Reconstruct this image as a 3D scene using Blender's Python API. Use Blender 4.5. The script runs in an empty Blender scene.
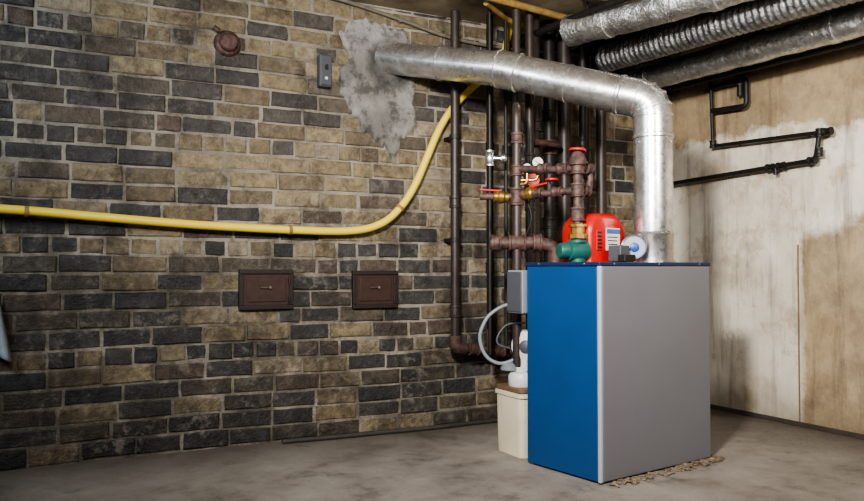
import bpy, math, random
from mathutils import Vector, Matrix, noise
random.seed(7)
S=bpy.context.scene
COL=S.collection

# ------------------------------------------------------------ materials
def new_mat(name):
    m=bpy.data.materials.new(name); m.use_nodes=True
    nt=m.node_tree; b=nt.nodes['Principled BSDF']
    return m,nt,b
def N(nt,t,**k):
    n=nt.nodes.new(t)
    for a,v in k.items(): setattr(n,a,v)
    return n
def noise_tex(nt,scale,detail=6,rough=.6,vec=None):
    n=N(nt,'ShaderNodeTexNoise'); n.inputs['Scale'].default_value=scale
    n.inputs['Detail'].default_value=detail; n.inputs['Roughness'].default_value=rough
    if vec is None:
        tc=N(nt,'ShaderNodeTexCoord'); vec=tc.outputs['Object']
    nt.links.new(vec,n.inputs['Vector']); return n
def ramp(nt,src,stops):
    r=N(nt,'ShaderNodeValToRGB'); e=r.color_ramp.elements
    while len(e)<len(stops): e.new(.5)
    for i,(p,c) in enumerate(stops):
        e[i].position=p; e[i].color=(c[0],c[1],c[2],1) if isinstance(c,(tuple,list)) else (c,c,c,1)
    nt.links.new(src,r.inputs['Fac']); return r
def mix(nt,fac,a,b,mode='MIX'):
    m=N(nt,'ShaderNodeMix',data_type='RGBA',blend_type=mode)
    for idx,v in ((0,fac),(6,a),(7,b)):
        if isinstance(v,bpy.types.NodeSocket): nt.links.new(v,m.inputs[idx])
        elif isinstance(v,(int,float)): m.inputs[idx].default_value=v
        else: m.inputs[idx].default_value=(*v,1)
    return m.outputs[2]
def math_n(nt,op,a,b=0.0,clamp=False):
    m=N(nt,'ShaderNodeMath',operation=op,use_clamp=clamp)
    for i,v in ((0,a),(1,b)):
        if isinstance(v,bpy.types.NodeSocket): nt.links.new(v,m.inputs[i])
        else: m.inputs[i].default_value=v
    return m.outputs[0]
def bump(nt,b,h,strength=.3,dist=.01):
    n=N(nt,'ShaderNodeBump'); n.inputs['Strength'].default_value=strength; n.inputs['Distance'].default_value=dist
    nt.links.new(h,n.inputs['Height']); nt.links.new(n.outputs[0],b.inputs['Normal'])
def simple(name,col,rough=.5,metal=0.,var=.25,scale=30,bmp=.15,col2=None,bdist=.004):
    m,nt,b=new_mat(name)
    n=noise_tex(nt,scale)
    c2=col2 if col2 else tuple(c*(1-var) for c in col)
    r=ramp(nt,n.outputs['Fac'],[(.35,c2),(.65,col)])
    nt.links.new(r.outputs[0],b.inputs['Base Color'])
    b.inputs['Roughness'].default_value=rough; b.inputs['Metallic'].default_value=metal
    if bmp: bump(nt,b,n.outputs['Fac'],bmp,bdist)
    return m
def step(nt,v,lo,hi):
    q=N(nt,'ShaderNodeMapRange'); q.inputs[1].default_value=lo; q.inputs[2].default_value=hi
    nt.links.new(v,q.inputs[0]); return q.outputs[0]

M_blue=simple('blue_enamel',(.005,.050,.165),.42,var=.08,scale=6,bmp=0)
M_grey=simple('grey_enamel',(.150,.150,.168),.45,var=.05,scale=5,bmp=0)
M_greyl=simple('light_grey_edge',(.36,.36,.39),.4,var=.05,bmp=0)
M_navy=simple('navy_trim',(.008,.02,.07),.4,var=.1,bmp=0)
M_black=simple('black_iron',(.022,.019,.018),.5,.3,var=.4,scale=25,bmp=.2)
M_brownp=simple('brown_painted_pipe',(.04,.028,.025),.45,.1,var=.4,scale=20,bmp=.2)
M_rust=simple('rusty_iron',(.115,.062,.052),.6,.25,scale=35,bmp=.5,col2=(.03,.020,.019))
M_red=simple('red_enamel',(.40,.008,.007),.35,var=.1,bmp=0)
M_redh=simple('red_handle',(.42,.016,.016),.45,var=.2,bmp=0)
M_yellow=simple('yellow_coating',(.80,.61,.07),.45,var=.08,scale=12,bmp=.05)
M_brass=simple('brass',(.5,.33,.1),.35,.9,var=.3,bmp=.1)
M_teal=simple('teal_paint',(.012,.095,.08),.45,var=.3,bmp=.1)
M_cream=simple('cream_plastic',(.64,.57,.43),.5,var=.12,scale=10,bmp=0)
M_lid=simple('brown_plastic',(.16,.1,.06),.5,var=.2,bmp=0)
M_white=simple('white_plastic',(.55,.55,.55),.4,var=.1,bmp=0)
M_dkgrey=simple('dark_grey_plastic',(.06,.065,.075),.5,var=.1,bmp=.05)
M_eleg=simple('electrical_grey',(.19,.21,.235),.45,var=.1,bmp=0)
M_door=simple('brown_cast_iron',(.058,.032,.027),.42,.2,var=.25,scale=30,bmp=.15)
M_doorf=simple('brown_frame',(.028,.018,.016),.5,.2,var=.3,scale=30,bmp=.15)
M_cable=simple('old_cable',(.16,.14,.11),.7,var=.3)
M_ochre=simple('ochre_pipe',(.30,.20,.06),.6,var=.4)
M_hose=simple('dark_hose',(.04,.036,.033),.7,var=.3)
M_cloth=simple('grey_blue_cloth',(.3,.36,.4),.9,var=.2,bmp=.3)
M_chrome=simple('polished_steel',(.6,.62,.66),.25,.95,var=.1,bmp=0)
M_glassw=simple('gauge_face',(.34,.40,.48),.3,var=.15,scale=8,bmp=0)
M_bluep=simple('blue_plastic',(.02,.09,.3),.4,bmp=0)
M_wood=simple('splintered_wood',(.28,.22,.155),.85,scale=60,bmp=.4,col2=(.06,.045,.03))
M_cement_dk=simple('grimy_edge',(.06,.045,.035),.9,scale=15,bmp=.4)

def galv(name,rough,scale,spread,bmps,bscale,base=.7):
    m,nt,b=new_mat(name)
    tc=N(nt,'ShaderNodeTexCoord')
    v=N(nt,'ShaderNodeTexVoronoi'); v.inputs['Scale'].default_value=scale
    nt.links.new(tc.outputs['Object'],v.inputs['Vector'])
    sep=N(nt,'ShaderNodeSeparateColor'); nt.links.new(v.outputs['Color'],sep.inputs[0])
    r=ramp(nt,sep.outputs[0],[(0,(base-spread,base-spread,base-spread+.01)),(1,(base,base+.01,base+.02))])
    n=noise_tex(nt,9,8,.65); st=ramp(nt,n.outputs['Fac'],[(.35,(.66,.65,.62)),(.6,(1.,1.,1.))])
    c=mix(nt,1.,r.outputs[0],st.outputs[0],'MULTIPLY')
    nt.links.new(c,b.inputs['Base Color'])
    b.inputs['Metallic'].default_value=.93
    rr=N(nt,'ShaderNodeMapRange'); rr.inputs[3].default_value=rough-.03; rr.inputs[4].default_value=rough+.06
    nt.links.new(sep.outputs[1],rr.inputs[0]); nt.links.new(rr.outputs[0],b.inputs['Roughness'])
    n2=noise_tex(nt,bscale,3 if bmps<.5 else 5); bump(nt,b,n2.outputs['Fac'],bmps,.01)
    return m
M_galv=galv('galvanized_steel',.29,60,.09,.04,6,.82)
M_foil=galv('aluminium_foil_wrap',.30,40,.15,1.0,30,.82)
M_foild=galv('dusty_foil',.42,40,.2,1.0,45,.42)

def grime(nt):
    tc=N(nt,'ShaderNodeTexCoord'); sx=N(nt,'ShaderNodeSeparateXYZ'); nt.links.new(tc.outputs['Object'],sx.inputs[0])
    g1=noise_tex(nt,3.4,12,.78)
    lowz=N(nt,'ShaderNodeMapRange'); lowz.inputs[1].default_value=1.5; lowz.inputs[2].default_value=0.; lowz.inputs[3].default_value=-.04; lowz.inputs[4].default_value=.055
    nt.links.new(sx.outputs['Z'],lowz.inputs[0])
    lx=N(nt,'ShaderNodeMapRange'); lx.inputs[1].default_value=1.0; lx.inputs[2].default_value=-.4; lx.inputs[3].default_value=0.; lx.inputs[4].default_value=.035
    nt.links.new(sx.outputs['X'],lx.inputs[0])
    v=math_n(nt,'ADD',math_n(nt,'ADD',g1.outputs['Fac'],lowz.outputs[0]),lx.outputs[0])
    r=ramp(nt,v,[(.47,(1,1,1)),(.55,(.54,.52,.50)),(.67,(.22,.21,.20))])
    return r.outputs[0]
# brick
m,nt,b=new_mat('old_brick'); M_brick=m
at=N(nt,'ShaderNodeAttribute',attribute_name='bcol')
n1=noise_tex(nt,22,10,.75); n2=noise_tex(nt,4.5,9,.72); n3=noise_tex(nt,110,4)
r1=ramp(nt,n1.outputs['Fac'],[(.30,.34),(.5,.95),(.70,1.5)])
c=mix(nt,1.,at.outputs['Color'],r1.outputs[0],'MULTIPLY')
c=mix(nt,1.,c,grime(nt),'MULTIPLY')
w=ramp(nt,n2.outputs['Fac'],[(.50,0.),(.62,1.)])
w2=ramp(nt,n1.outputs['Fac'],[(.49,0.),(.58,1.)])
wm=math_n(nt,'MULTIPLY',w.outputs[0],w2.outputs[0]); wm=math_n(nt,'MULTIPLY',wm,.5)
c=mix(nt,wm,c,(.23,.21,.175))
nt.links.new(c,b.inputs['Base Color']); b.inputs['Roughness'].default_value=.48
h=math_n(nt,'ADD',n1.outputs['Fac'],math_n(nt,'MULTIPLY',n3.outputs['Fac'],.4))
bump(nt,b,h,.9,.012)
# mortar
m,nt,b=new_mat('lime_mortar'); M_mortar=m
n1=noise_tex(nt,2.5,7,.65); n3=noise_tex(nt,90,5)
r=ramp(nt,n1.outputs['Fac'],[(.36,(.13,.115,.09)),(.60,(.31,.28,.235))])
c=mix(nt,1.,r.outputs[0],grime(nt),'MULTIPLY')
nt.links.new(c,b.inputs['Base Color']); b.inputs['Roughness'].default_value=.9
bump(nt,b,n3.outputs['Fac'],.8,.008)
# cement patch
m,nt,b=new_mat('cement_patch'); M_patch=m
n1=noise_tex(nt,4,4,.5); n3=noise_tex(nt,70,6,.7); n4=noise_tex(nt,12,9,.7)
r=ramp(nt,n1.outputs['Fac'],[(.38,(.15,.142,.132)),(.60,(.27,.26,.245))])
r3=ramp(nt,n4.outputs['Fac'],[(.38,1.2),(.50,1.),(.57,.55),(.66,.42)])
c=mix(nt,1.,r.outputs[0],r3.outputs[0],'MULTIPLY')
tc=N(nt,'ShaderNodeTexCoord'); dv=N(nt,'ShaderNodeVectorMath',operation='DISTANCE'); dv.inputs[1].default_value=(1.70,-.02,1.92); nt.links.new(tc.outputs['Object'],dv.inputs[0])
dd=math_n(nt,'ADD',dv.outputs['Value'],math_n(nt,'MULTIPLY',n4.outputs['Fac'],.12))
rs_=ramp(nt,dd,[(.17,.35),(.21,1.)])  # recess shade round the flue, painted into the cement colour
c=mix(nt,1.,c,rs_.outputs[0],'MULTIPLY')
nt.links.new(c,b.inputs['Base Color']); b.inputs['Roughness'].default_value=.95
bump(nt,b,math_n(nt,'ADD',math_n(nt,'MULTIPLY',n4.outputs['Fac'],-1.),math_n(nt,'MULTIPLY',n3.outputs['Fac'],.3)),.9,.02)
# floor
m,nt,b=new_mat('stained_concrete'); M_floor=m
n1=noise_tex(nt,1.3,10,.68); n2=noise_tex(nt,4,11,.74); n3=noise_tex(nt,60,5)
r=ramp(nt,n1.outputs['Fac'],[(.36,(.10,.086,.074)),(.48,(.195,.173,.152)),(.64,(.265,.242,.218))])
r2=ramp(nt,n2.outputs['Fac'],[(.34,.50),(.46,.95),(.7,1.12)])
c=mix(nt,1.,r.outputs[0],r2.outputs[0],'MULTIPLY')
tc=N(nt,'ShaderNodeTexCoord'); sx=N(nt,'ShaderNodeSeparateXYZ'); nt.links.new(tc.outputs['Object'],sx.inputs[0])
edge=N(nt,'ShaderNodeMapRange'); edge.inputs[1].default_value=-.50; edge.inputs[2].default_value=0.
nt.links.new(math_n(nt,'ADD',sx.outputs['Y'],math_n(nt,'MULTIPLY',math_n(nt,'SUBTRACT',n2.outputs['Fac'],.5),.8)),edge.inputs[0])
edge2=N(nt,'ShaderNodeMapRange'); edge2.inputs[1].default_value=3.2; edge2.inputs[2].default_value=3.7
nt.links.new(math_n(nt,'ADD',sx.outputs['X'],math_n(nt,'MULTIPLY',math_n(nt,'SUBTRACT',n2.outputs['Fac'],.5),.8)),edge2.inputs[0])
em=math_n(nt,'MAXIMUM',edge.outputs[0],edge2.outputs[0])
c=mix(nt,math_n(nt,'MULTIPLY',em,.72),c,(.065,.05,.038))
sp=ramp(nt,n3.outputs['Fac'],[(.60,0.),(.68,1.)])
c=mix(nt,math_n(nt,'MULTIPLY',sp.outputs[0],.45),c,(.07,.055,.045))
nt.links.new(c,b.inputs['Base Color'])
rr=ramp(nt,n2.outputs['Fac'],[(.35,.5),(.65,.8)]); nt.links.new(rr.outputs[0],b.inputs['Roughness'])
bump(nt,b,math_n(nt,'ADD',n2.outputs['Fac'],math_n(nt,'MULTIPLY',n3.outputs['Fac'],.3)),.4,.012)
# right wall
m,nt,b=new_mat('peeling_plaster'); M_rwall=m
tc=N(nt,'ShaderNodeTexCoord'); sx=N(nt,'ShaderNodeSeparateXYZ'); nt.links.new(tc.outputs['Object'],sx.inputs[0])
n1=noise_tex(nt,2.0,9,.62); n2=noise_tex(nt,5,11,.72); n3=noise_tex(nt,50,6)
wob=math_n(nt,'MULTIPLY',math_n(nt,'SUBTRACT',n1.outputs['Fac'],.5),.8)
zz=math_n(nt,'ADD',sx.outputs['Z'],wob)
top=step(nt,zz,1.60,1.66)
wob2=math_n(nt,'MULTIPLY',math_n(nt,'SUBTRACT',n2.outputs['Fac'],.5),.12)
yy=math_n(nt,'ADD',sx.outputs['Y'],wob2)
right=step(nt,yy,-.92,-.96)
low=step(nt,zz,1.14,1.04)
reg=math_n(nt,'MULTIPLY',math_n(nt,'MULTIPLY',right,low),.9)
mask=math_n(nt,'MAXIMUM',math_n(nt,'MULTIPLY',top,.95),reg)
spots=ramp(nt,n2.outputs['Fac'],[(.54,0.),(.60,1.)])
mask=math_n(nt,'MAXIMUM',mask,math_n(nt,'MULTIPLY',spots.outputs[0],.45))
# vertical drip stains
mp=N(nt,'ShaderNodeMapping'); mp.inputs['Scale'].default_value=(1,5.5,.55); nt.links.new(tc.outputs['Object'],mp.inputs[0])
nd=noise_tex(nt,1.6,7,.65,mp.outputs[0])
drip=ramp(nt,nd.outputs['Fac'],[(.52,1.),(.64,.62)])
white=ramp(nt,n1.outputs['Fac'],[(.30,(.42,.36,.28)),(.44,(.66,.63,.57)),(.62,(.79,.77,.73))])
tan=ramp(nt,n2.outputs['Fac'],[(.35,(.20,.145,.085)),(.6,(.39,.305,.19))])
c=mix(nt,mask,white.outputs[0],tan.outputs[0])
c=mix(nt,1.,c,mix(nt,.5,drip.outputs[0],mix(nt,1.,drip.outputs[0],(1.,.93,.82),'MULTIPLY')),'MULTIPLY')
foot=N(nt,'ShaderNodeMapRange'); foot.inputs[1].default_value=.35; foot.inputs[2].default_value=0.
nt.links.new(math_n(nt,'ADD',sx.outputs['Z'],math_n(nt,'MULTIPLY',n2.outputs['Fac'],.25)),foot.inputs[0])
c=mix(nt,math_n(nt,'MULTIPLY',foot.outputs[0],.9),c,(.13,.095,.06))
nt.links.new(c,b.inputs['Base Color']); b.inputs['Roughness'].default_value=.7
bump(nt,b,math_n(nt,'ADD',math_n(nt,'MULTIPLY',mask,-.5),n3.outputs['Fac']),.4,.008)
# ceiling
m,nt,b=new_mat('old_ceiling'); M_ceil=m
tc=N(nt,'ShaderNodeTexCoord'); sx=N(nt,'ShaderNodeSeparateXYZ'); nt.links.new(tc.outputs['Object'],sx.inputs[0])
n1=noise_tex(nt,3,8,.65)
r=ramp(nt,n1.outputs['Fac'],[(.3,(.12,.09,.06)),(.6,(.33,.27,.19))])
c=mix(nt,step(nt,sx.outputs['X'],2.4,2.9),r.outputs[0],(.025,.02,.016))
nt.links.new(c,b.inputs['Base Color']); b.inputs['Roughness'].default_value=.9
bump(nt,b,n1.outputs['Fac'],.4,.01)

# ------------------------------------------------------------ mesh helpers
def mesh_obj(name,verts,faces,mat,parent=None,smooth=False,sharp=None):
    me=bpy.data.meshes.new(name); me.from_pydata([tuple(v) for v in verts],[],faces); me.update()
    me.materials.append(mat)
    if smooth:
        for p in me.polygons: p.use_smooth=True
        try: me.set_sharp_from_angle(angle=math.radians(sharp or 40))
        except Exception: pass
    o=bpy.data.objects.new(name,me); COL.objects.link(o)
    if parent: o.parent=parent
    return o
def group(name):
    e=bpy.data.objects.new(name,None); e.empty_display_size=.1; COL.objects.link(e); return e
def fillet(pts,rad,n=6):
    pts=[Vector(p) for p in pts]
    if rad<=0 or len(pts)<3: return pts
    out=[pts[0]]
    for i in range(1,len(pts)-1):
        a,bb,c=pts[i-1],pts[i],pts[i+1]
        d1=(a-bb); d2=(c-bb); l=min(rad,d1.length*.45,d2.length*.45)
        p1=bb+d1.normalized()*l; p2=bb+d2.normalized()*l
        for k in range(n+1):
            t=k/n; out.append(p1*(1-t)**2+bb*2*t*(1-t)+p2*t*t)
    out.append(pts[-1]); return out
def catmull(pts,n=8):
    P=[Vector(p) for p in pts]; P=[P[0]*2-P[1]]+P+[P[-1]*2-P[-2]]
    out=[]
    for i in range(1,len(P)-2):
        for k in range(n):
            t=k/n; a,b_,c,d=P[i-1],P[i],P[i+1],P[i+2]
            out.append(.5*((2*b_)+(c-a)*t+(2*a-5*b_+4*c-d)*t*t+(3*b_-a-3*c+d)*t**3))
    out.append(P[-2]); return out
def sweep_raw(path,r,seg=16,jit=0.):
    path=[Vector(p) for p in path]; V=[];Fc=[]
    T=[]
    for i in range(len(path)):
        a=path[max(i-1,0)]; c=path[min(i+1,len(path)-1)]
        T.append((c-a).normalized())
    up=Vector((0,0,1)) if abs(T[0].z)<.9 else Vector((1,0,0))
    nrm=(up-T[0]*up.dot(T[0])).normalized()
    for i,p in enumerate(path):
        nrm=(nrm-T[i]*nrm.dot(T[i])).normalized(); bi=T[i].cross(nrm)
        rr=r[i] if isinstance(r,(list,tuple)) else r
        for k in range(seg):
            a=2*math.pi*k/seg; q=rr*(1+(random.uniform(-jit,jit) if jit else 0))
            V.append(p+(nrm*math.cos(a)+bi*math.sin(a))*q)
    for i in range(len(path)-1):
        for k in range(seg):
            k2=(k+1)%seg
            Fc.append((i*seg+k,i*seg+k2,(i+1)*seg+k2,(i+1)*seg+k))
    Fc.append(tuple(reversed(range(seg)))); L=(len(path)-1)*seg
    Fc.append(tuple(L+k for k in range(seg)))
    return V,Fc
def tube(name,pts,r,mat,parent=None,rad=.05,seg=16,curve=False,jit=0.,nf=6):
    path=catmull(pts) if curve else fillet(pts,rad,nf)
    V,Fc=sweep_raw(path,r,seg,jit)
    return mesh_obj(name,V,Fc,mat,parent,True,50)
def lathe(name,prof,org,axis,mat,parent=None,seg=28):
    axis=Vector(axis).normalized(); up=Vector((0,0,1)) if abs(axis.z)<.9 else Vector((1,0,0))
    n_=(up-axis*up.dot(axis)).normalized(); b_=axis.cross(n_); org=Vector(org)
    V=[];Fc=[]
    for (r,h) in prof:
        for k in range(seg):
            a=2*math.pi*k/seg; V.append(org+axis*h+(n_*math.cos(a)+b_*math.sin(a))*max(r,1e-4))
    for i in range(len(prof)-1):
        for k in range(seg):
            k2=(k+1)%seg; Fc.append((i*seg+k,i*seg+k2,(i+1)*seg+k2,(i+1)*seg+k))
    Fc.append(tuple(reversed(range(seg)))); L=(len(prof)-1)*seg; Fc.append(tuple(L+k for k in range(seg)))
    return mesh_obj(name,V,Fc,mat,parent,True,35)
def box(name,c,s,mat,parent=None,rz=0.,bev=.004,rot=None):
    x,y,z=[q/2 for q in s]
    V=[Vector((i*x,j*y,k*z)) for i in(-1,1) for j in(-1,1) for k in(-1,1)]
    R=rot if rot else Matrix.Rotation(rz,3,'Z')
    V=[R@v+Vector(c) for v in V]
    Fc=[(0,1,3,2),(4,6,7,5),(0,4,5,1),(2,3,7,6),(0,2,6,4),(1,5,7,3)]
    o=mesh_obj(name,V,Fc,mat,parent)
    if bev:
        md=o.modifiers.new('bevel','BEVEL'); md.width=bev; md.segments=3; md.limit_method='ANGLE'
        for p in o.data.polygons: p.use_smooth=True
        md.harden_normals=True
    return o
def coupling(name,p,axis,r,mat,parent,l=.05):
    return lathe(name,[(r*.95,-l/2),(r*1.3,-l/2),(r*1.32,-l/2+.008),(r*1.18,-l/2+.012),(r*1.18,l/2-.012),(r*1.32,l/2-.008),(r*1.3,l/2),(r*.95,l/2)],p,axis,mat,parent)

XW=3.70; ZC=2.23; XL=-2.6; YB=-5.4
# ------------------------------------------------------------ room shell
mesh_obj('floor',[(XL,.1,0),(XL,YB,0),(XW,YB,0),(XW,.1,0),(XL,.1,-.1),(XL,YB,-.1),(XW,YB,-.1),(XW,.1,-.1)],[(0,1,2,3),(4,7,6,5),(0,4,5,1),(1,5,6,2),(2,6,7,3),(3,7,4,0)],M_floor)
mesh_obj('ceiling',[(XL,.1,ZC),(XL,YB,ZC),(XW,YB,ZC),(XW,.1,ZC),(XL,.1,ZC+.1),(XL,YB,ZC+.1),(XW,YB,ZC+.1),(XW,.1,ZC+.1)],[(3,2,1,0),(4,5,6,7),(0,1,5,4),(1,2,6,5),(2,3,7,6),(3,0,4,7)],M_ceil)
box('wall_right',(XW+.05,(YB+.1)/2,ZC/2),(.1,-YB+.1,ZC),M_rwall,bev=0)
course=.082; mort=.010
V=[];Fc=[];C=[]
def lerp3(a,b_,t): return tuple(a[i]*(1-t)+b_[i]*t for i in range(3))
def tone(x,z):
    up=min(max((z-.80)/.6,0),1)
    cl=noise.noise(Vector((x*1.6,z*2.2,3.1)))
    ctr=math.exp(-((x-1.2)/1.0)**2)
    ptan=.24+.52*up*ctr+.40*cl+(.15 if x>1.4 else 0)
    r=random.random()
    if r<ptan:
        base=random.choice([(.24,.188,.11),(.20,.155,.09),(.26,.21,.13),(.155,.118,.073),(.22,.178,.11)])
    elif r<ptan+.42*(1-ptan):
        base=random.choice([(.092,.072,.052),(.072,.055,.042),(.092,.064,.048),(.080,.069,.055)])
    else:
        base=random.choice([(.034,.032,.034),(.042,.038,.039),(.024,.023,.025),(.052,.047,.045)])
    if random.random()<.03: base=(.29,.24,.17)
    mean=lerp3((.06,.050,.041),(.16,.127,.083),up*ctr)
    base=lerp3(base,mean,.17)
    k=random.uniform(.85,1.15)
    return tuple(q*k for q in base)
ncs=int(math.ceil(ZC/course))
for i in range(ncs):
    z0=i*course; header=(i%6==5)
    L=.112 if header else .226
    x=XL-random.random()*.08-(L/2 if i%2 else 0)
    while x<XW:
        l=L*random.uniform(.90,1.10)
        if not header and random.random()<.08: l=L*.5
        xa,xb=max(x,XL),min(x+l-mort*random.uniform(.7,1.4),XW)
        x+=l
        if xb-xa<.02: continue
        za=z0+mort/2+random.uniform(-.003,.003); zb=min(z0+course-mort/2+random.uniform(-.003,.003),ZC)
        if zb-za<.01: continue
        sag=lambda xx: .012*noise.noise(Vector((xx*.8,i*.15,0)))
        tl=random.uniform(-.003,.003)
        yf=-.005+random.uniform(-.005,.004); e=.007
        n=len(V)
        w_=xb-xa
        def outline(ins):
            out=[]
            xs=[xa+ins,xa+w_*.33,xa+w_*.67,xb-ins]
            for q in xs: out.append((q,za+ins))
            for q in (za+(zb-za)*.5,): out.append((xb-ins*.7,q))
            for q in reversed(xs): out.append((q,zb-ins))
            for q in (za+(zb-za)*.5,): out.append((xa+ins*.7,q))
            return out
        rings=[(.012,0.,0.),(yf+.006,.0005,.003),(yf+.0015,e*.5,.003),(yf,e,.003)]
        cnt=10
        for (yy_,ins,jt) in rings:
            for (px,pz) in outline(ins):
                V.append((px+random.uniform(-jt,jt),yy_,pz+sag(px)+tl*(px-xa)/w_+random.uniform(-jt,jt)*.8))
        col=tone((xa+xb)/2,z0)
        for a in range(3):
            for k in range(cnt):
                k2=(k+1)%cnt; Fc.append((n+a*cnt+k,n+a*cnt+k2,n+(a+1)*cnt+k2,n+(a+1)*cnt+k)); C.append(col)
        Fc.append(tuple(n+3*cnt+k for k in range(cnt))); C.append(col)
nb=len(Fc); n=len(V)
V+=[(XL,0,0),(XW,0,0),(XW,0,ZC),(XL,0,ZC),(XL,.1,0),(XW,.1,0),(XW,.1,ZC),(XL,.1,ZC)]
Fc+=[(n,n+1,n+2,n+3),(n+4,n+7,n+6,n+5),(n,n+3,n+7,n+4),(n+1,n+5,n+6,n+2),(n+3,n+2,n+6,n+7),(n,n+4,n+5,n+1)]
o=mesh_obj('wall_back',V,Fc,M_brick); o.data.materials.append(M_mortar)
for p in o.data.polygons:
    if p.index>=nb: p.material_index=1
ca=o.data.color_attributes.new('bcol','FLOAT_COLOR','CORNER')
for p in o.data.polygons:
    col=C[p.index] if p.index<nb else (.2,.18,.15)
    for li in p.loop_indices: ca.data[li].color=(*col,1)
box('baseboard_right',(XW-.006,YB/2,.012),(.012,-YB-.02,.024),M_cement_dk,bev=.003)
box('trim_1',(XW-.002,-.925,.50),(.006,.008,.95),simple('seam',(.2,.15,.10),.8),bev=.002)

# cement patch round flue penetration
pp=[(1.446,2.105),(1.543,2.158),(1.672,2.145),(1.789,2.11),(1.87,1.95),(1.85,1.79),(1.84,1.635),(1.775,1.525),(1.69,1.457),(1.60,1.525),(1.505,1.60),(1.446,1.70),(1.411,1.83),(1.44,1.96),(1.415,2.04)]
path=catmull([(x,0,z) for x,z in pp]+[(pp[0][0],0,pp[0][1])],12)[:-1]
cx,cz=1.63,1.83; V=[];Fc=[]; rings=22; m_=len(path)
for ri in range(rings):
    s=1-ri/rings
    for q in path:
        dx,dz=q.x-cx,q.z-cz; jj=1+(.18*noise.noise(Vector((q.x*9,q.z*9,0)))+.12*noise.noise(Vector((q.x*26,q.z*26,0))))*(s**2)
        x=cx+dx*s*jj; z=cz+dz*s*jj
        y=-.013-.010*min(1,(1-s)*9)-.009*noise.noise(Vector((x*7,z*7,2)))-.004*noise.noise(Vector((x*20,z*20,2)))
        if ri==0: y=.002
        V.append((x,y,z))
for ri in range(rings-1):
    for k in range(m_):
        k2=(k+1)%m_; Fc.append((ri*m_+k,(ri)*m_+k2,(ri+1)*m_+k2,(ri+1)*m_+k))
V.append((cx,-.024,cz)); cI=len(V)-1
for k in range(m_): Fc.append(((rings-1)*m_+k,(rings-1)*m_+(k+1)%m_,cI))
mesh_obj('cement_patch',V,Fc,M_patch,smooth=True,sharp=60)

# ------------------------------------------------------------ boiler
TH=math.radians(8.5); E1=Vector((math.cos(TH),math.sin(TH),0)); E2=Vector((-math.sin(TH),math.cos(TH),0)); C0=Vector((2.003,-1.33,0))
def BL(a,b_,z): return C0+E1*a+E2*b_+Vector((0,0,z))
BW,BD,BH=.72,.42,.872
g=group('boiler')
box('body',BL(BW/2,BD/2+.005,BH/2),(BW-.02,BD-.02,BH-.03),M_navy,g,TH,.004)
box('side_panel_blue',BL(.007,BD/2+.008,(BH-.012)/2+.002),(.014,BD-.018,BH-.024),M_blue,g,TH,.004)
box('side_panel_far',BL(BW-.007,BD/2+.008,(BH-.012)/2+.002),(.014,BD-.018,BH-.024),M_grey,g,TH,.004)
box('front_panel',BL(BW/2+.006,.008,(BH-.012)/2+.002),(BW-.016,.02,BH-.022),M_grey,g,TH,.006)
box('corner_strip',BL(.006,.006,(BH-.012)/2+.002),(.016,.018,BH-.020),M_greyl,g,TH,.005)
box('top_cover',BL(BW/2,BD/2,BH-.006),(BW+.006,BD+.006,.016),M_navy,g,TH,.004)
for a in (.08,.36,.64):
    lathe('screw',[(.004,0),(.004,.002),(.002,.003)],BL(a,-.003,BH-.006),-E2,M_chrome,g,10)
for b_ in (.08,.34):
    lathe('screw_side',[(.004,0),(.004,.002),(.002,.003)],BL(-.003,b_,BH-.006),-E1,M_chrome,g,10)
lathe('flue_collar',[(.095,0),(.095,.008),(.088,.012),(.088,.03)],BL(.524,.151,BH+.001),(0,0,1),M_galv,g,40)
def hood(name,c,w,d,h,mat,parent,r=.085):
    pts=[(-w/2,0),(-w/2,h-r)]
    for k in range(1,10):
        a=math.pi-k/9*math.pi/2; pts.append((-w/2+r+r*math.cos(a),h-r+r*math.sin(a)))
    for k in range(9):
        a=math.pi/2-k/9*math.pi/2; pts.append((w/2-r+r*math.cos(a),h-r+r*math.sin(a)))
    pts+=[(w/2,h-r),(w/2,0)]
    V=[];n=len(pts); lay=[(-d/2,.86),(-d/2+.006,.93),(-d/2+.018,.98),(-d/2+.035,1),(d/2-.02,1),(d/2,.95)]
    for yy_,sc in lay:
        for x,z in pts: V.append(Vector(c)+E1*x*sc+E2*yy_+Vector((0,0,z*sc)))
    Fc=[]
    for l in range(len(lay)-1):
        for k in range(n):
            k2=(k+1)%n; Fc.append((l*n+k,l*n+k2,(l+1)*n+k2,(l+1)*n+k))
    Fc.append(tuple(reversed(range(n)))); Fc.append(tuple((len(lay)-1)*n+k for k in range(n)))
    return mesh_obj(name,V,Fc,mat,parent,True,50)
hood('burner_hood',BL(.325,.325,BH+.004),.24,.17,.218,M_red,g)
box('burner_label',BL(.352,.238,BH+.105),(.09,.004,.10),M_white,g,TH,.001)
box('label_stripe',BL(.352,.235,BH+.14),(.085,.002,.02),M_bluep,g,TH,0)
for k in range(4): box('label_text',BL(.347,.235,BH+.115-.016*k),(.07-.008*k,.002,.004),M_black,g,TH,0)
box('burner_grille',BL(.262,.240,BH+.10),(.03,.006,.09),M_redh,g,TH,.002)
for k in range(5): box('burner_slot',BL(.262,.235,BH+.07+.016*k),(.022,.004,.006),M_black,g,TH,0)
gc=BL(.375,.14,BH+.068); ax=Vector((-.55,-.83,0)).normalized()
lathe('gauge_body',[(.035,-.05),(.05,-.045),(.05,-.005),(.056,0),(.056,.012),(.05,.016),(.046,.010)],gc,ax,M_chrome,g)
lathe('gauge_face',[(.046,.0),(.046,.0115)],gc,ax,M_glassw,g)
lathe('gauge_hub',[(.02,.0),(.02,.018),(.012,.022)],gc,ax,M_bluep,g)
tube('gauge_stem',[gc-Vector((0,0,.068)),gc-Vector((0,0,.04))],.014,M_brass,g)
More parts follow.
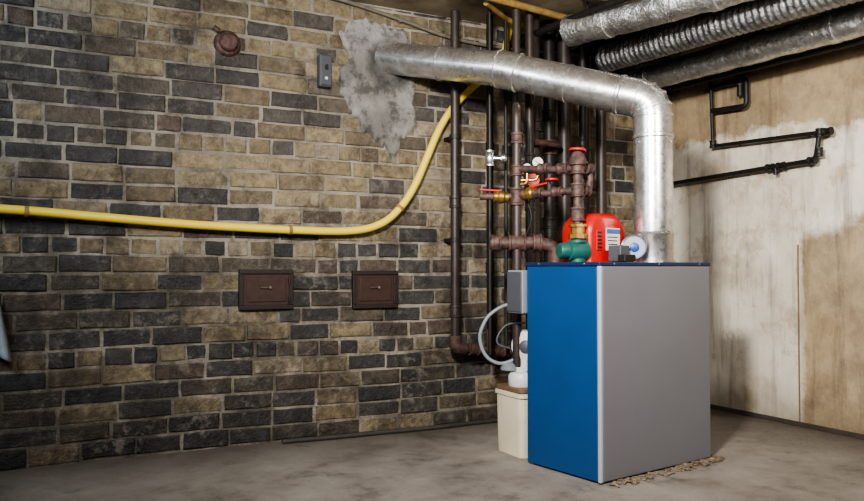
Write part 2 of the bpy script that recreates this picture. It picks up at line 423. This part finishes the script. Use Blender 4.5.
box('control_housing',BL(.30,.16,BH+.04),(.06,.07,.07),M_dkgrey,g,TH,.006)
box('terminal_block',BL(.28,.10,BH+.02),(.07,.04,.03),M_black,g,TH,.004)
box('rear_junction_box',BL(.05,BD+.055,.745),(.14,.10,.19),M_eleg,g,TH,.006)
box('rear_box_cover',BL(-.023,BD+.055,.745),(.006,.09,.175),M_dkgrey,g,TH,.002)

# ------------------------------------------------------------ flue pipe
g=group('flue_pipe')
F0=Vector((1.68,.0,1.96)); F1=Vector((2.048,-.53,1.825)); F2=Vector((2.499,-1.103,1.60)); F3=Vector((2.499,-1.103,BH+.01))
R=.086
d01=(F1-F0).normalized(); d12=(F2-F1).normalized()
ve=F2+Vector((0,0,-.16)); he=F2-d12*.15
tube('run_wall',[F0-d01*.02+Vector((0,0,0)),F1],R*.97,M_galv,g,0,64)
tube('run_mid',[F1-d01*.03,F1,he],R,M_galv,g,.03,64)
gp=fillet([he,F2,ve],.16,4)
V,Fc=sweep_raw(gp,R*1.01,64); o=mesh_obj('elbow',V,Fc,M_galv,g,True,12)
for i,q in enumerate(gp[1:-1]):
    t=(gp[i+2]-gp[i]).normalized()
    lathe('elbow_rib',[(R*1.0,-.006),(R*1.06,-.003),(R*1.06,.003),(R*1.0,.006)],q,t,M_galv,g,48)
tube('riser',[ve+Vector((0,0,.02)),F3+Vector((0,0,.0))],R,M_galv,g,0,64)
lathe('riser_coupling',[(R*.99,0),(R*1.04,.004),(R*1.04,.115),(R*1.07,.12),(R*1.04,.126),(R*.99,.13)],F3+Vector((0,0,.0)),(0,0,1),M_galv,g,64)
def rib(p,t,w=.008,k=1.045): lathe('rib',[(R*.98,-w),(R*k,-w*.5),(R*k,w*.5),(R*.98,w)],p,t,M_galv,g,64)
rib(F0+d01*.33,d01); rib(F1-d01*.0,d01,.01,1.10); rib(F1+d12*.10,d12,.01,1.10); rib(he,d12,.012,1.07); rib(ve,(0,0,1),.012,1.06)
rib(F1+d12*.36,d12,.006,1.04)
lathe('band',[(R*.99,0),(R*1.06,.003),(R*1.06,.1),(R*.99,.103)],F1,d12,M_galv,g,64)
up=Vector((0,0,1)); s1=(up-d01*up.dot(d01)).normalized().cross(d01)
tube('seam',[F0+d01*.03-s1*R*.98,F1-s1*R*.98],.003,M_galv,g,0,6)
for k in range(3):
    lathe('screw',[(.004,0),(.004,.004),(.002,.006)],ve+Vector((math.cos(-1.3-k*.9)*R*1.0,math.sin(-1.3-k*.9)*R*1.0,-.03)),(math.cos(-1.3-k*.9),math.sin(-1.3-k*.9),0),M_chrome,g,8)

# ------------------------------------------------------------ yellow gas pipe
g=group('yellow_gas_pipe')
gp=[(-2.4,-.06,1.11),(-1.2,-.06,1.105),(-.169,-.06,1.096),(.285,-.06,1.072),(.712,-.06,1.048),(1.14,-.06,1.035),(1.452,-.06,1.037),(1.618,-.06,1.076),(1.731,-.06,1.163),(1.819,-.06,1.288),(1.896,-.06,1.452),(1.968,-.06,1.603),(2.061,-.06,1.736),(2.168,-.06,1.84),(2.35,-.06,2.0),(2.42,-.06,2.225)]
tube('pipe',gp,.0195,M_yellow,g,seg=20,curve=True)
for p_,t_ in (((1.14,-.06,1.035),(1,0,-.02)),((.0,-.06,1.087),(1,0,-.05)),((1.731,-.06,1.163),(.6,0,.75))):
    lathe('clip',[(.019,-.008),(.024,-.008),(.024,.008),(.019,.008)],p_,t_,M_ochre,g,20)
    box('clip_standoff',(p_[0],-.022,p_[2]),(.016,.045,.012),M_ochre,g,bev=.001)

# ------------------------------------------------------------ wall details
def soot_door(x0,x1,z0,z1):
    g=group('cleanout_door'); cx=(x0+x1)/2; cz=(z0+z1)/2; w=x1-x0; h=z1-z0
    f=.022
    box('frame_top',(cx,-.018,z1-f/2),(w,.026,f),M_doorf,g,bev=.004); box('frame_bottom',(cx,-.018,z0+f/2),(w,.026,f),M_doorf,g,bev=.004)
    box('frame_left',(x0+f/2,-.018,cz),(f,.026,h-2*f),M_doorf,g,bev=.003); box('frame_right',(x1-f/2,-.018,cz),(f,.026,h-2*f),M_doorf,g,bev=.003)
    box('panel',(cx,-.014,cz),(w-2*f+.004,.018,h-2*f+.004),M_door,g,bev=.003)
    box('raised_panel',(cx,-.024,cz),(w-2*f-.03,.008,h-2*f-.03),M_door,g,bev=.004)
    box('latch',(cx-.01,-.032,cz+.01),(.05,.010,.010),M_rust,g,bev=.003)
    lathe('latch_pivot',[(.007,0),(.007,.012),(.004,.015)],(cx+.015,-.028,cz+.01),(0,-1,0),M_cable,g,12)
    for zz_ in (cz-.045,cz+.045): tube('hinge',[(x1-f+.0,-.034,zz_-.015),(x1-f+.0,-.034,zz_+.015)],.006,M_doorf,g,0,10)
soot_door(.902,1.169,.648,.842); soot_door(1.482,1.736,.641,.836)
g=group('wall_switch_box')
box('housing',(1.324,-.028,1.84),(.066,.05,.165),M_dkgrey,g,bev=.008)
box('cover',(1.324,-.056,1.84),(.058,.008,.150),M_dkgrey,g,bev=.004)
box('toggle',(1.324,-.064,1.855),(.012,.016,.025),M_black,g,bev=.002)
lathe('indicator',[(.008,0),(.008,.004)],(1.324,-.058,1.80),(0,-1,0),M_white,g,12)
g=group('capped_wall_sleeve')
lathe('collar',[(.066,0),(.062,.012),(.055,.02),(.048,.022)],(.845,-.002,1.922),(0,-1,0),M_rust,g)
lathe('cap',[(.043,.0),(.043,.04),(.036,.048),(.0,.05)],(.845,-.002,1.922),(0,-1,0),M_rust,g)
tube('stub',[(.80,-.02,1.975),(.775,-.02,1.99)],.012,M_rust,g,0,10)
g=group('ceiling_cable')
tube('cable',[(1.25,-.03,2.225),(1.434,-.03,2.215),(1.746,-.03,2.165),(2.045,-.03,2.112),(2.367,-.03,2.10),(2.783,-.03,2.131),(3.0,-.03,2.225)],.010,M_cable,g,seg=10,curve=True)
for x_,z_ in ((1.746,2.165),(2.2,2.105)): box('staple',(x_,-.02,z_),(.012,.04,.03),M_cable,g,bev=.002)
g=group('floor_hose')
tube('hose',[(1.12,-.05,.010),(1.138,-.060,.012),(1.4,-.08,.012),(1.598,-.085,.012),(1.9,-.10,.012),(2.283,-.09,.012),(2.5,-.12,.012)],.012,M_hose,g,seg=12,curve=True)

# ------------------------------------------------------------ vertical pipes against the wall
def vpipe(name,x,y,z0,r,mat,coup=(),top=None):
    g=group(name); tube('pipe',[(x,y,z0),(x,y,top or ZC-.005)],r,mat,g,0,20)
    for z in coup: coupling('coupling',(x,y,z),(0,0,1),r,mat,g,.06)
    return g
g=vpipe('black_iron_drop_pipe',2.027,-.12,.46,.024,M_brownp,(1.2,.62))
tube('bottom_elbow',[(2.027,-.12,.49),(2.027,-.12,.425),(2.09,-.12,.42)],.033,M_rust,g,.04,20)
tube('rusty_tail',[(2.08,-.12,.42),(2.31,-.14,.395),(2.50,-.16,.385)],.022,M_rust,g,0,16)
coupling('union',(2.14,-.125,.414),(1,0,-.1),.026,M_rust,g,.06); coupling('union_b',(2.29,-.138,.397),(1,0,-.1),.026,M_rust,g,.06)
for z_ in (1.0,1.55): 
    lathe('clamp',[(.024,-.012),(.03,-.012),(.03,.012),(.024,.012)],(2.027,-.12,z_),(0,0,1),M_black,g,20); box('clamp_arm',(2.027,-.05,z_),(.014,.09,.02),M_black,g,bev=.002)
g=vpipe('black_iron_drop_pipe',2.227,-.15,.50,.019,M_black,(.85,1.5))
tube('tail',[(2.227,-.15,.52),(2.227,-.15,.44),(2.227,-.15,.40)],.024,M_rust,g,.0,16)
vpipe('black_iron_drop_pipe',2.285,-.22,.42,.010,M_black)
g=vpipe('black_iron_drop_pipe',2.35,-.35,.0,.022,M_brownp,(1.18,1.42))
lathe('gate_valve',[(.02,-.05),(.036,-.045),(.036,-.03),(.028,-.02),(.040,0),(.028,.02),(.036,.03),(.036,.045),(.02,.05)],(2.35,-.35,1.30),(0,0,1),M_rust,g)
tube('gate_stem',[(2.35,-.35,1.30),(2.31,-.43,1.30)],.010,M_brass,g,0,10)
lathe('gate_wheel',[(.01,-.004),(.034,-.004),(.038,0),(.034,.006),(.01,.006)],(2.308,-.435,1.30),(-.46,-.89,0),M_redh,g)
g=vpipe('black_iron_drop_pipe',2.438,-.25,.0,.040,M_brownp,(1.35,1.62))
g=vpipe('black_iron_drop_pipe',2.585,-.20,.0,.032,M_black,(1.1,1.7))
tube('cross_branch',[(2.585,-.20,1.52),(2.585,-.30,1.52),(2.40,-.34,1.52)],.018,M_rust,g,.04,14)
coupling('cross_tee',(2.585,-.20,1.52),(0,0,1),.034,M_rust,g,.08)
vpipe('black_iron_drop_pipe',2.69,-.20,.0,.038,M_brownp,(1.4,))
g=vpipe('black_iron_drop_pipe',2.78,-.25,.0,.020,M_black,(1.25,1.55))
coupling('rusty_tee',(2.78,-.25,1.40),(0,0,1),.026,M_rust,g,.09)
tube('tee_arm',[(2.78,-.25,1.40),(2.70,-.36,1.40),(2.62,-.45,1.40)],.017,M_rust,g,0,14)
coupling('tee_arm_cap',(2.635,-.435,1.40),(-.7,-.7,0),.022,M_rust,g,.04)
vpipe('black_iron_drop_pipe',2.87,-.16,.0,.024,M_black,(1.3,))
vpipe('black_iron_drop_pipe',3.02,-.12,.0,.03,M_brownp,())

# ------------------------------------------------------------ boiler pipework
g=group('boiler_manifold')
A=Vector((2.01,-.736,0))
def at(v,z): return Vector((v.x,v.y,z))
tube('supply_drop',[at(A,.40),at(A,1.60),(2.234,-.40,1.66),(2.234,-.40,ZC-.005)],.021,M_brownp,g,.06,20)
for z in (1.45,1.30): coupling('coupling',at(A,z),(0,0,1),.022,M_rust,g,.05)
RZ=Vector((2.135,-1.025,0))
tube('riser',[at(RZ,.96),at(RZ,1.33)],.020,M_rust,g,0,20)
lathe('brass_union',[(.026,0),(.042,.003),(.042,.022),(.030,.026),(.030,.05),(.038,.054),(.038,.066),(.024,.07)],at(RZ,.975),(0,0,1),M_brass,g,8)
for z in (1.085,1.19,1.29): coupling('fitting',at(RZ,z),(0,0,1),.024,M_rust,g,.06)
lathe('valve_body',[(.02,0),(.036,.01),(.040,.03),(.028,.055),(.018,.07),(.012,.085)],at(RZ,1.29),(0,0,1),M_rust,g)
def wheel(name,c,ax,r,mat):
    ax=Vector(ax).normalized(); up=Vector((0,0,1)) if abs(ax.z)<.9 else Vector((1,0,0)); n_=(up-ax*up.dot(ax)).normalized(); b_=ax.cross(n_); c=Vector(c)
    path=[c+(n_*math.cos(a)+b_*math.sin(a))*r for a in [2*math.pi*k/24 for k in range(25)]]
    tube(name+'_rim',path,.0065,mat,g,0,10)
    for k in range(4):
        a=math.pi/2*k; tube(name+'_spoke',[c,c+(n_*math.cos(a)+b_*math.sin(a))*r],.004,mat,g,0,8)
    lathe(name+'_hub',[(.009,-.02),(.012,-.006),(.012,.008),(.004,.012)],c,ax,M_black,g,12)
wheel('top_handwheel',at(RZ,1.365),(.1,0,1),.032,M_redh)
dA=(A-RZ).normalized()
tube('branch_upper',[at(RZ,1.29),at(RZ,1.29)+dA*.13,at(A,1.31)],.016,M_rust,g,0,16)
coupling('branch_upper_fit',at(RZ,1.29)+dA*.07,dA,.020,M_rust,g,.05)
coupling('branch_upper_fit_b',at(RZ,1.297)+dA*.17,dA,.020,M_rust,g,.05)
tube('branch_lower',[at(RZ,1.19),at(A,1.18),at(A,1.18)+Vector((-.15,.08,0))],.016,M_rust,g,0,16)
for k in (.10,.2,.29): coupling('branch_fit',at(RZ,1.188)+dA*k,dA,.019,M_rust,g,.045)
coupling('branch_tee',at(A,1.18),(0,0,1),.026,M_rust,g,.08)
e=Vector((.83,.3,0)).normalized()
tube('branch_right',[at(RZ,1.19),at(RZ,1.19)+e*.10,at(RZ,1.19)+e*.10+Vector((0,0,.1))],.016,M_rust,g,.04,16)
tube('branch_right_top',[at(RZ,1.29),at(RZ,1.29)+e*.09],.016,M_rust,g,.0,16)
coupling('right_fit',at(RZ,1.29)+e*.08,e,.020,M_rust,g,.045); coupling('right_fit_b',at(RZ,1.19)+e*.06,e,.020,M_rust,g,.04)
wheel('side_handwheel',at(RZ,1.215)+dA*.13+Vector((0,0,.03)),(0,0,1),.024,M_redh)
def lever(c,d,l):
    d=Vector(d).normalized(); c=Vector(c); q=d.to_track_quat('X','Z').to_matrix()
    box('lever_handle',c+d*l/2+Vector((0,0,.028)),(l,.018,.010),M_redh,g,rot=q,bev=.004)
    lathe('lever_stem',[(.008,0),(.008,.03),(.005,.036)],c,(0,0,1),M_brass,g,12)
    lathe('ball_valve',[(.018,-.035),(.024,-.033),(.024,-.018),(.03,-.01),(.03,.01),(.024,.018),(.024,.033),(.018,.035)],c,d,M_brass,g,16)
lever(at(A,1.178)+Vector((-.065,.034,0)),(-.88,.40,.05),.10)
lever(at(RZ,1.19)+dA*.24,(-dA.x,-dA.y,.15),.09)
for c_,r_ in ((at(A,1.335)+Vector((.075,-.06,0)),.030),(at(A,1.31)+Vector((.03,-.04,0)),.024)):
    ax=Vector((-.46,-.887,.05)).normalized()
    lathe('pressure_gauge',[(r_*.8,-.02),(r_,-.018),(r_,.006),(r_*.9,.009),(r_*.82,.004)],c_,ax,M_black,g,24)
    lathe('pressure_dial',[(r_*.80,.0),(r_*.80,.0055)],c_,ax,M_white,g,24)
    box('pressure_needle',c_+ax*.0065,(r_*1.0,.002,.003),M_black,g,rot=Matrix.Rotation(math.radians(-27),3,'Z')@Matrix.Rotation(.6,3,'Y'),bev=0)
    tube('gauge_stem',[c_+Vector((0,0,-r_)),c_+Vector((0,0,-r_-.05)),at(A,c_.z-r_-.05)],.007,M_brass,g,.02,10)
tube('return_line',[(1.90,-.678,.965),(2.096,-.781,.965),(2.165,-.817,.95),(2.17,-.82,.60)],.030,M_rust,g,.07,24)
coupling('return_fit',(2.01,-.736,.965),(.88,-.46,0),.031,M_rust,g,.08)
coupling('return_fit_b',(1.925,-.691,.965),(.88,-.46,0),.031,M_rust,g,.045)
coupling('return_fit_c',(2.092,-.779,.965),(.88,-.46,0),.034,M_rust,g,.04)
pa=(E1*.95+E2*-.3).normalized()
pc=at(RZ,.925)
lathe('circulator_volute',[(.03,-.05),(.042,-.045),(.046,0),(.042,.04),(.03,.045)],pc,pa,M_teal,g)
lathe('circulator_motor',[(.03,-.045),(.034,-.05),(.034,-.085),(.03,-.092),(.0,-.094)],pc,pa,M_teal,g)
lathe('circulator_flange',[(.04,0),(.04,.012),(.026,.014)],pc+Vector((0,0,.035)),(0,0,1),M_teal,g)
lathe('circulator_foot',[(.034,0),(.034,.014),(.026,.02),(.026,.05)],at(RZ,BH+.004),(0,0,1),M_teal,g)
tube('capillary',[(2.01,-.70,1.6),(2.06,-.72,1.45),(2.03,-.70,1.3),(2.08,-.75,1.1),(2.06,-.72,.98)],.004,M_black,g,curve=True,seg=8)
tube('thin_drop',[(2.137,-.295,.40),(2.137,-.295,ZC-.005)],.010,M_black,g,0,10)
coupling('grey_valve',(2.137,-.295,1.42),(0,0,1),.020,M_chrome,g,.08)
tube('grey_valve_arm',[(2.137,-.295,1.42),(2.19,-.33,1.42)],.014,M_chrome,g,.0,12)
lathe('grey_valve_cap',[(.02,0),(.026,.005),(.026,.02),(.018,.03)],(2.185,-.328,1.42),(.8,-.5,0),M_chrome,g,14)

g=group('condensate_pump')
def tub(name,x0,x1,y0,y1,z0,z1,tap,mat):
    V=[];n=0;cx,cy=(x0+x1)/2,(y0+y1)/2
    lay=[(z0,1-tap),(z0+.01,1-tap*.9),(z1-.03,1-tap*.15),(z1-.028,1.05),(z1-.012,1.05),(z1-.01,1)]
    for z,s in lay:
        hw,hd=(x1-x0)/2*s,(y1-y0)/2*s; r=.025
        for (sx_,sy_,a0) in ((1,1,0),(-1,1,90),(-1,-1,180),(1,-1,270)):
            for k in range(5):
                a=math.radians(a0+k*22.5); V.append((cx+sx_*(hw-r)+r*math.cos(a),cy+sy_*(hd-r)+r*math.sin(a),z))
    n=20;Fc=[]
    for l in range(len(lay)-1):
        for k in range(n):
            k2=(k+1)%n; Fc.append((l*n+k,l*n+k2,(l+1)*n+k2,(l+1)*n+k))
    Fc.append(tuple(reversed(range(n)))); Fc.append(tuple((len(lay)-1)*n+k for k in range(n)))
    return mesh_obj(name,V,Fc,mat,g,True,35)
tub('container',1.96,2.16,-.84,-.62,.0,.295,.06,M_cream)
tub('lid',1.965,2.155,-.835,-.625,.283,.318,.0,M_lid)
lathe('pump_motor',[(.055,0),(.06,.01),(.06,.05),(.05,.065),(.03,.07),(.03,.09)],(2.03,-.74,.305),(0,0,1),M_white,g)
lathe('pump_cap',[(.035,0),(.045,.005),(.045,.03),(.03,.04)],(1.995,-.70,.375),(0,0,1),M_eleg,g)
lathe('round_head',[(.03,-.04),(.06,-.035),(.075,-.02),(.078,.0),(.07,.02),(.05,.028),(.0,.03)],(2.05,-.76,.49),(-.75,-.66,0),M_white,g)
lathe('round_hub',[(.03,.02),(.03,.034),(.02,.04)],(2.05,-.76,.49),(-.75,-.66,0),M_dkgrey,g)
tube('head_neck',[(2.04,-.75,.38),(2.04,-.75,.46)],.024,M_white,g,0,14)
tube('conduit_loop',[(2.03,-.80,.675),(1.98,-.72,.68),(1.94,-.700,.667),(1.895,-.676,.63),(1.871,-.664,.587),(1.858,-.657,.54),(1.863,-.659,.492),(1.88,-.668,.45),(1.908,-.683,.422),(1.95,-.70,.41),(2.0,-.73,.43),(2.03,-.747,.462)],.0085,M_eleg,g,seg=12,curve=True)
tube('loop_inner',[(2.03,-.79,.60),(1.97,-.72,.59),(1.93,-.70,.54),(1.93,-.70,.50),(1.98,-.72,.48)],.005,M_dkgrey,g,seg=10,curve=True)

# ------------------------------------------------------------ ducts under the ceiling
def duct(name,p0,p1,r,mat,bands=(),ribbed=False):
    g=group(name); p0=Vector(p0);p1=Vector(p1); n=240 if ribbed else 70
    path=[p0.lerp(p1,k/n) for k in range(n+1)]
    if ribbed: rs=[r*(1+(.045 if (k//2)%2 else -.03)+.03*noise.noise(Vector((k*.1,1,0)))) for k in range(n+1)]
    else: rs=[r*(1+.06*noise.noise(Vector((k*.3,r*40,p0.x)))+random.uniform(-.02,.02)) for k in range(n+1)]
    V,Fc=sweep_raw(path,rs,28,.006 if ribbed else .025); mesh_obj('wrap',V,Fc,mat,g,True,70)
    d=(p1-p0).normalized()
    for t in bands: lathe('band',[(r*1.0,-.02),(r*1.07,-.018),(r*1.07,.018),(r*1.0,.02)],p0.lerp(p1,t),d,M_foil,g,28)
    for t in (.05,.6): 
        q=p0.lerp(p1,t)
        tube('hanger',[(q.x,q.y,q.z+r),(q.x,q.y,ZC)],.004,M_black,g,0,6)
    return g
def ext(a,b_,k): 
    a=Vector(a);b_=Vector(b_); return tuple(a+(b_-a)*k)
duct('foil_wrapped_duct',(2.494,-.503,2.08),ext((2.494,-.503,2.08),(2.733,-1.349,2.08),2.6),.080,M_foil,bands=(.1,.35))
duct('foil_wrapped_duct',(2.867,-.331,2.02),ext((2.867,-.331,2.02),(3.008,-1.65,2.02),1.5),.072,M_foild,ribbed=True)
duct('foil_wrapped_duct',(3.27,-.04,1.98),(3.43,-2.6,1.98),.072,M_foil,bands=(.08,.53))
g=group('ceiling_pipe'); tube('pipe',[(2.42,-.03,2.12),(2.62,-2.6,2.12)],.02,M_black,g,0,16)
g=group('ceiling_pipe'); tube('pipe',[(2.70,-.03,2.14),(2.98,-2.6,2.14)],.024,M_brownp,g,0,16)
g=group('ceiling_pipe'); tube('pipe',[(3.42,-.03,1.93),(3.50,-2.6,1.90)],.013,M_black,g,0,16)
g=group('ceiling_pipe'); tube('pipe',[(3.10,-.03,2.14),(3.22,-2.6,2.14)],.035,M_brownp,g,0,16)
g=group('ceiling_pipe'); tube('pipe',[(2.05,-.40,2.19),(2.3,-.22,2.19),(2.75,-.12,2.17)],.014,M_ochre,g,.05,12)
g=group('ceiling_pipe'); tube('pipe',[(1.75,-.50,2.20),(2.9,-.34,2.19)],.018,M_ochre,g,0,12)
for y_ in (-.7,-1.25,-1.8): box('ceiling_joist',(3.05,y_,2.205),(1.28,.05,.05),M_cement_dk,bev=.003)

# ------------------------------------------------------------ right wall pipes
X=3.64
g=group('wall_pipe_run')
tube('upper_pipe',[(X,-.383,1.975),(X,-.398,1.578),(X,-1.16,1.55)],.011,M_black,g,.03,12)
tube('lower_pipe',[(X,-.03,1.385),(X,-.792,1.405),(X,-1.08,1.412),(X,-1.105,1.56)],.013,M_black,g,.035,12)
for p_,a_ in (((X,-.80,1.405),(0,1,0)),((X,-.87,1.406),(0,1,0)),((X,-1.06,1.412),(0,1,0)),((X,-1.10,1.45),(0,0,1)),((X,-1.105,1.55),(0,0,1)),((X,-.398,1.59),(0,0,1)),((X,-1.15,1.55),(0,1,0))):
    coupling('fitting',p_,a_,.016,M_black,g,.045)
tube('drain_stub',[(X,-.835,1.406),(X,-.835,1.36)],.012,M_black,g,0,12)
tube('bracket_loop',[(X,-.386,1.93),(X,-.644,1.93),(X,-.644,1.775),(X,-.392,1.79)],.015,M_black,g,.03,12)
tube('bracket_drop',[(X,-.60,2.22),(X,-.60,1.84)],.017,M_black,g,0,12)
coupling('bracket_fit',(X,-.60,1.93),(0,0,1),.02,M_black,g,.06)
for y_,z_ in ((-.55,1.573),(-1.0,1.556),(-.5,1.398)): box('pipe_clip',(X+.03,y_,z_),(.06,.014,.014),M_black,g,bev=.001)

# ------------------------------------------------------------ hanging cloth
V=[];Fc=[];nx,nz=24,14
for i in range(nx+1):
    for j in range(nz+1):
        u=i/nx; v=j/nz
        x=-.42+.32*u+(.055*v*(u)); z=.73-.25*v-.03*math.sin(u*7)*v
        y=-.04-.03*v-.02*math.sin(u*22)*(.3+v)
        V.append((x,y,z))
for i in range(nx):
    for j in range(nz):
        a=i*(nz+1)+j; Fc.append((a,a+1,a+nz+2,a+nz+1))
o=mesh_obj('hanging_cloth',V,Fc,M_cloth,smooth=True,sharp=80)
md=o.modifiers.new('thick','SOLIDIFY'); md.thickness=.006

# ------------------------------------------------------------ wood debris
V=[];Fc=[]
for k in range(200):
    t=random.random(); a=.03+t*.72; b_=-.004-abs(random.gauss(0,.026))*(1.2-.5*t)
    if random.random()<.15: a=.73+random.random()*.04; b_=random.random()*.15-.02
    c=BL(a,b_-.006,random.uniform(.001,.008)); l=random.uniform(.01,.06); w=random.uniform(.005,.024); h_=random.uniform(.002,.006)
    Rm=Matrix.Rotation(random.gauss(TH,.8),3,'Z')@Matrix.Rotation(random.uniform(-.12,.12),3,'Y')
    n=len(V)
    for i in(-1,1):
        for j in(-1,1):
            for q in(-1,1):
                v=Rm@Vector((i*l/2*random.uniform(.7,1),j*w/2*random.uniform(.4,1),q*h_/2))+c; v.z=max(v.z,0.0005); V.append(v)
    Fc+=[tuple(n+i for i in f) for f in [(0,1,3,2),(4,6,7,5),(0,4,5,1),(2,3,7,6),(0,2,6,4),(1,5,7,3)]]
mesh_obj('wood_debris',V,Fc,M_wood)

# ------------------------------------------------------------ lights
def area(name,loc,target,size,power,col):
    l=bpy.data.lights.new(name,'AREA'); l.shape='DISK'; l.size=size; l.energy=power; l.color=col
    o=bpy.data.objects.new(name,l); COL.objects.link(o); o.location=loc
    o.rotation_euler=(Vector(target)-Vector(loc)).to_track_quat('-Z','Y').to_euler(); return o
k=area('key_lamp',(.3,-2.7,1.85),(2.6,-.7,1.1),.26,60,(1,.955,.885)); k.data.spread=math.radians(115)
area('window_light',(-1.0,-1.5,2.0),(.3,0,1.7),.7,32,(.84,.92,1))
area('added_fill',(1.9,-3.2,1.8),(3.7,-.75,1.45),.5,20,(1,.93,.83)).data.spread=math.radians(120)  # unseen fill, added to brighten the right wall and ducts
w=bpy.data.worlds.new('world'); S.world=w; w.use_nodes=True
w.node_tree.nodes['Background'].inputs[0].default_value=(.88,.87,.87,1); w.node_tree.nodes['Background'].inputs[1].default_value=.07

# ------------------------------------------------------------ camera
cd=bpy.data.cameras.new('camera'); cam=bpy.data.objects.new('camera',cd); COL.objects.link(cam)
cd.sensor_width=36; cd.lens=32.5; cd.clip_start=.02
cam.location=(0,-3.748,.85)
d=Vector((math.sin(math.radians(27.5)),math.cos(math.radians(27.5)),math.tan(math.radians(1.28))))
cam.rotation_euler=d.to_track_quat('-Z','Y').to_euler()
S.camera=cam
S.view_settings.view_transform='AgX'
S.view_settings.look='AgX - Medium High Contrast'
S.view_settings.exposure=.15
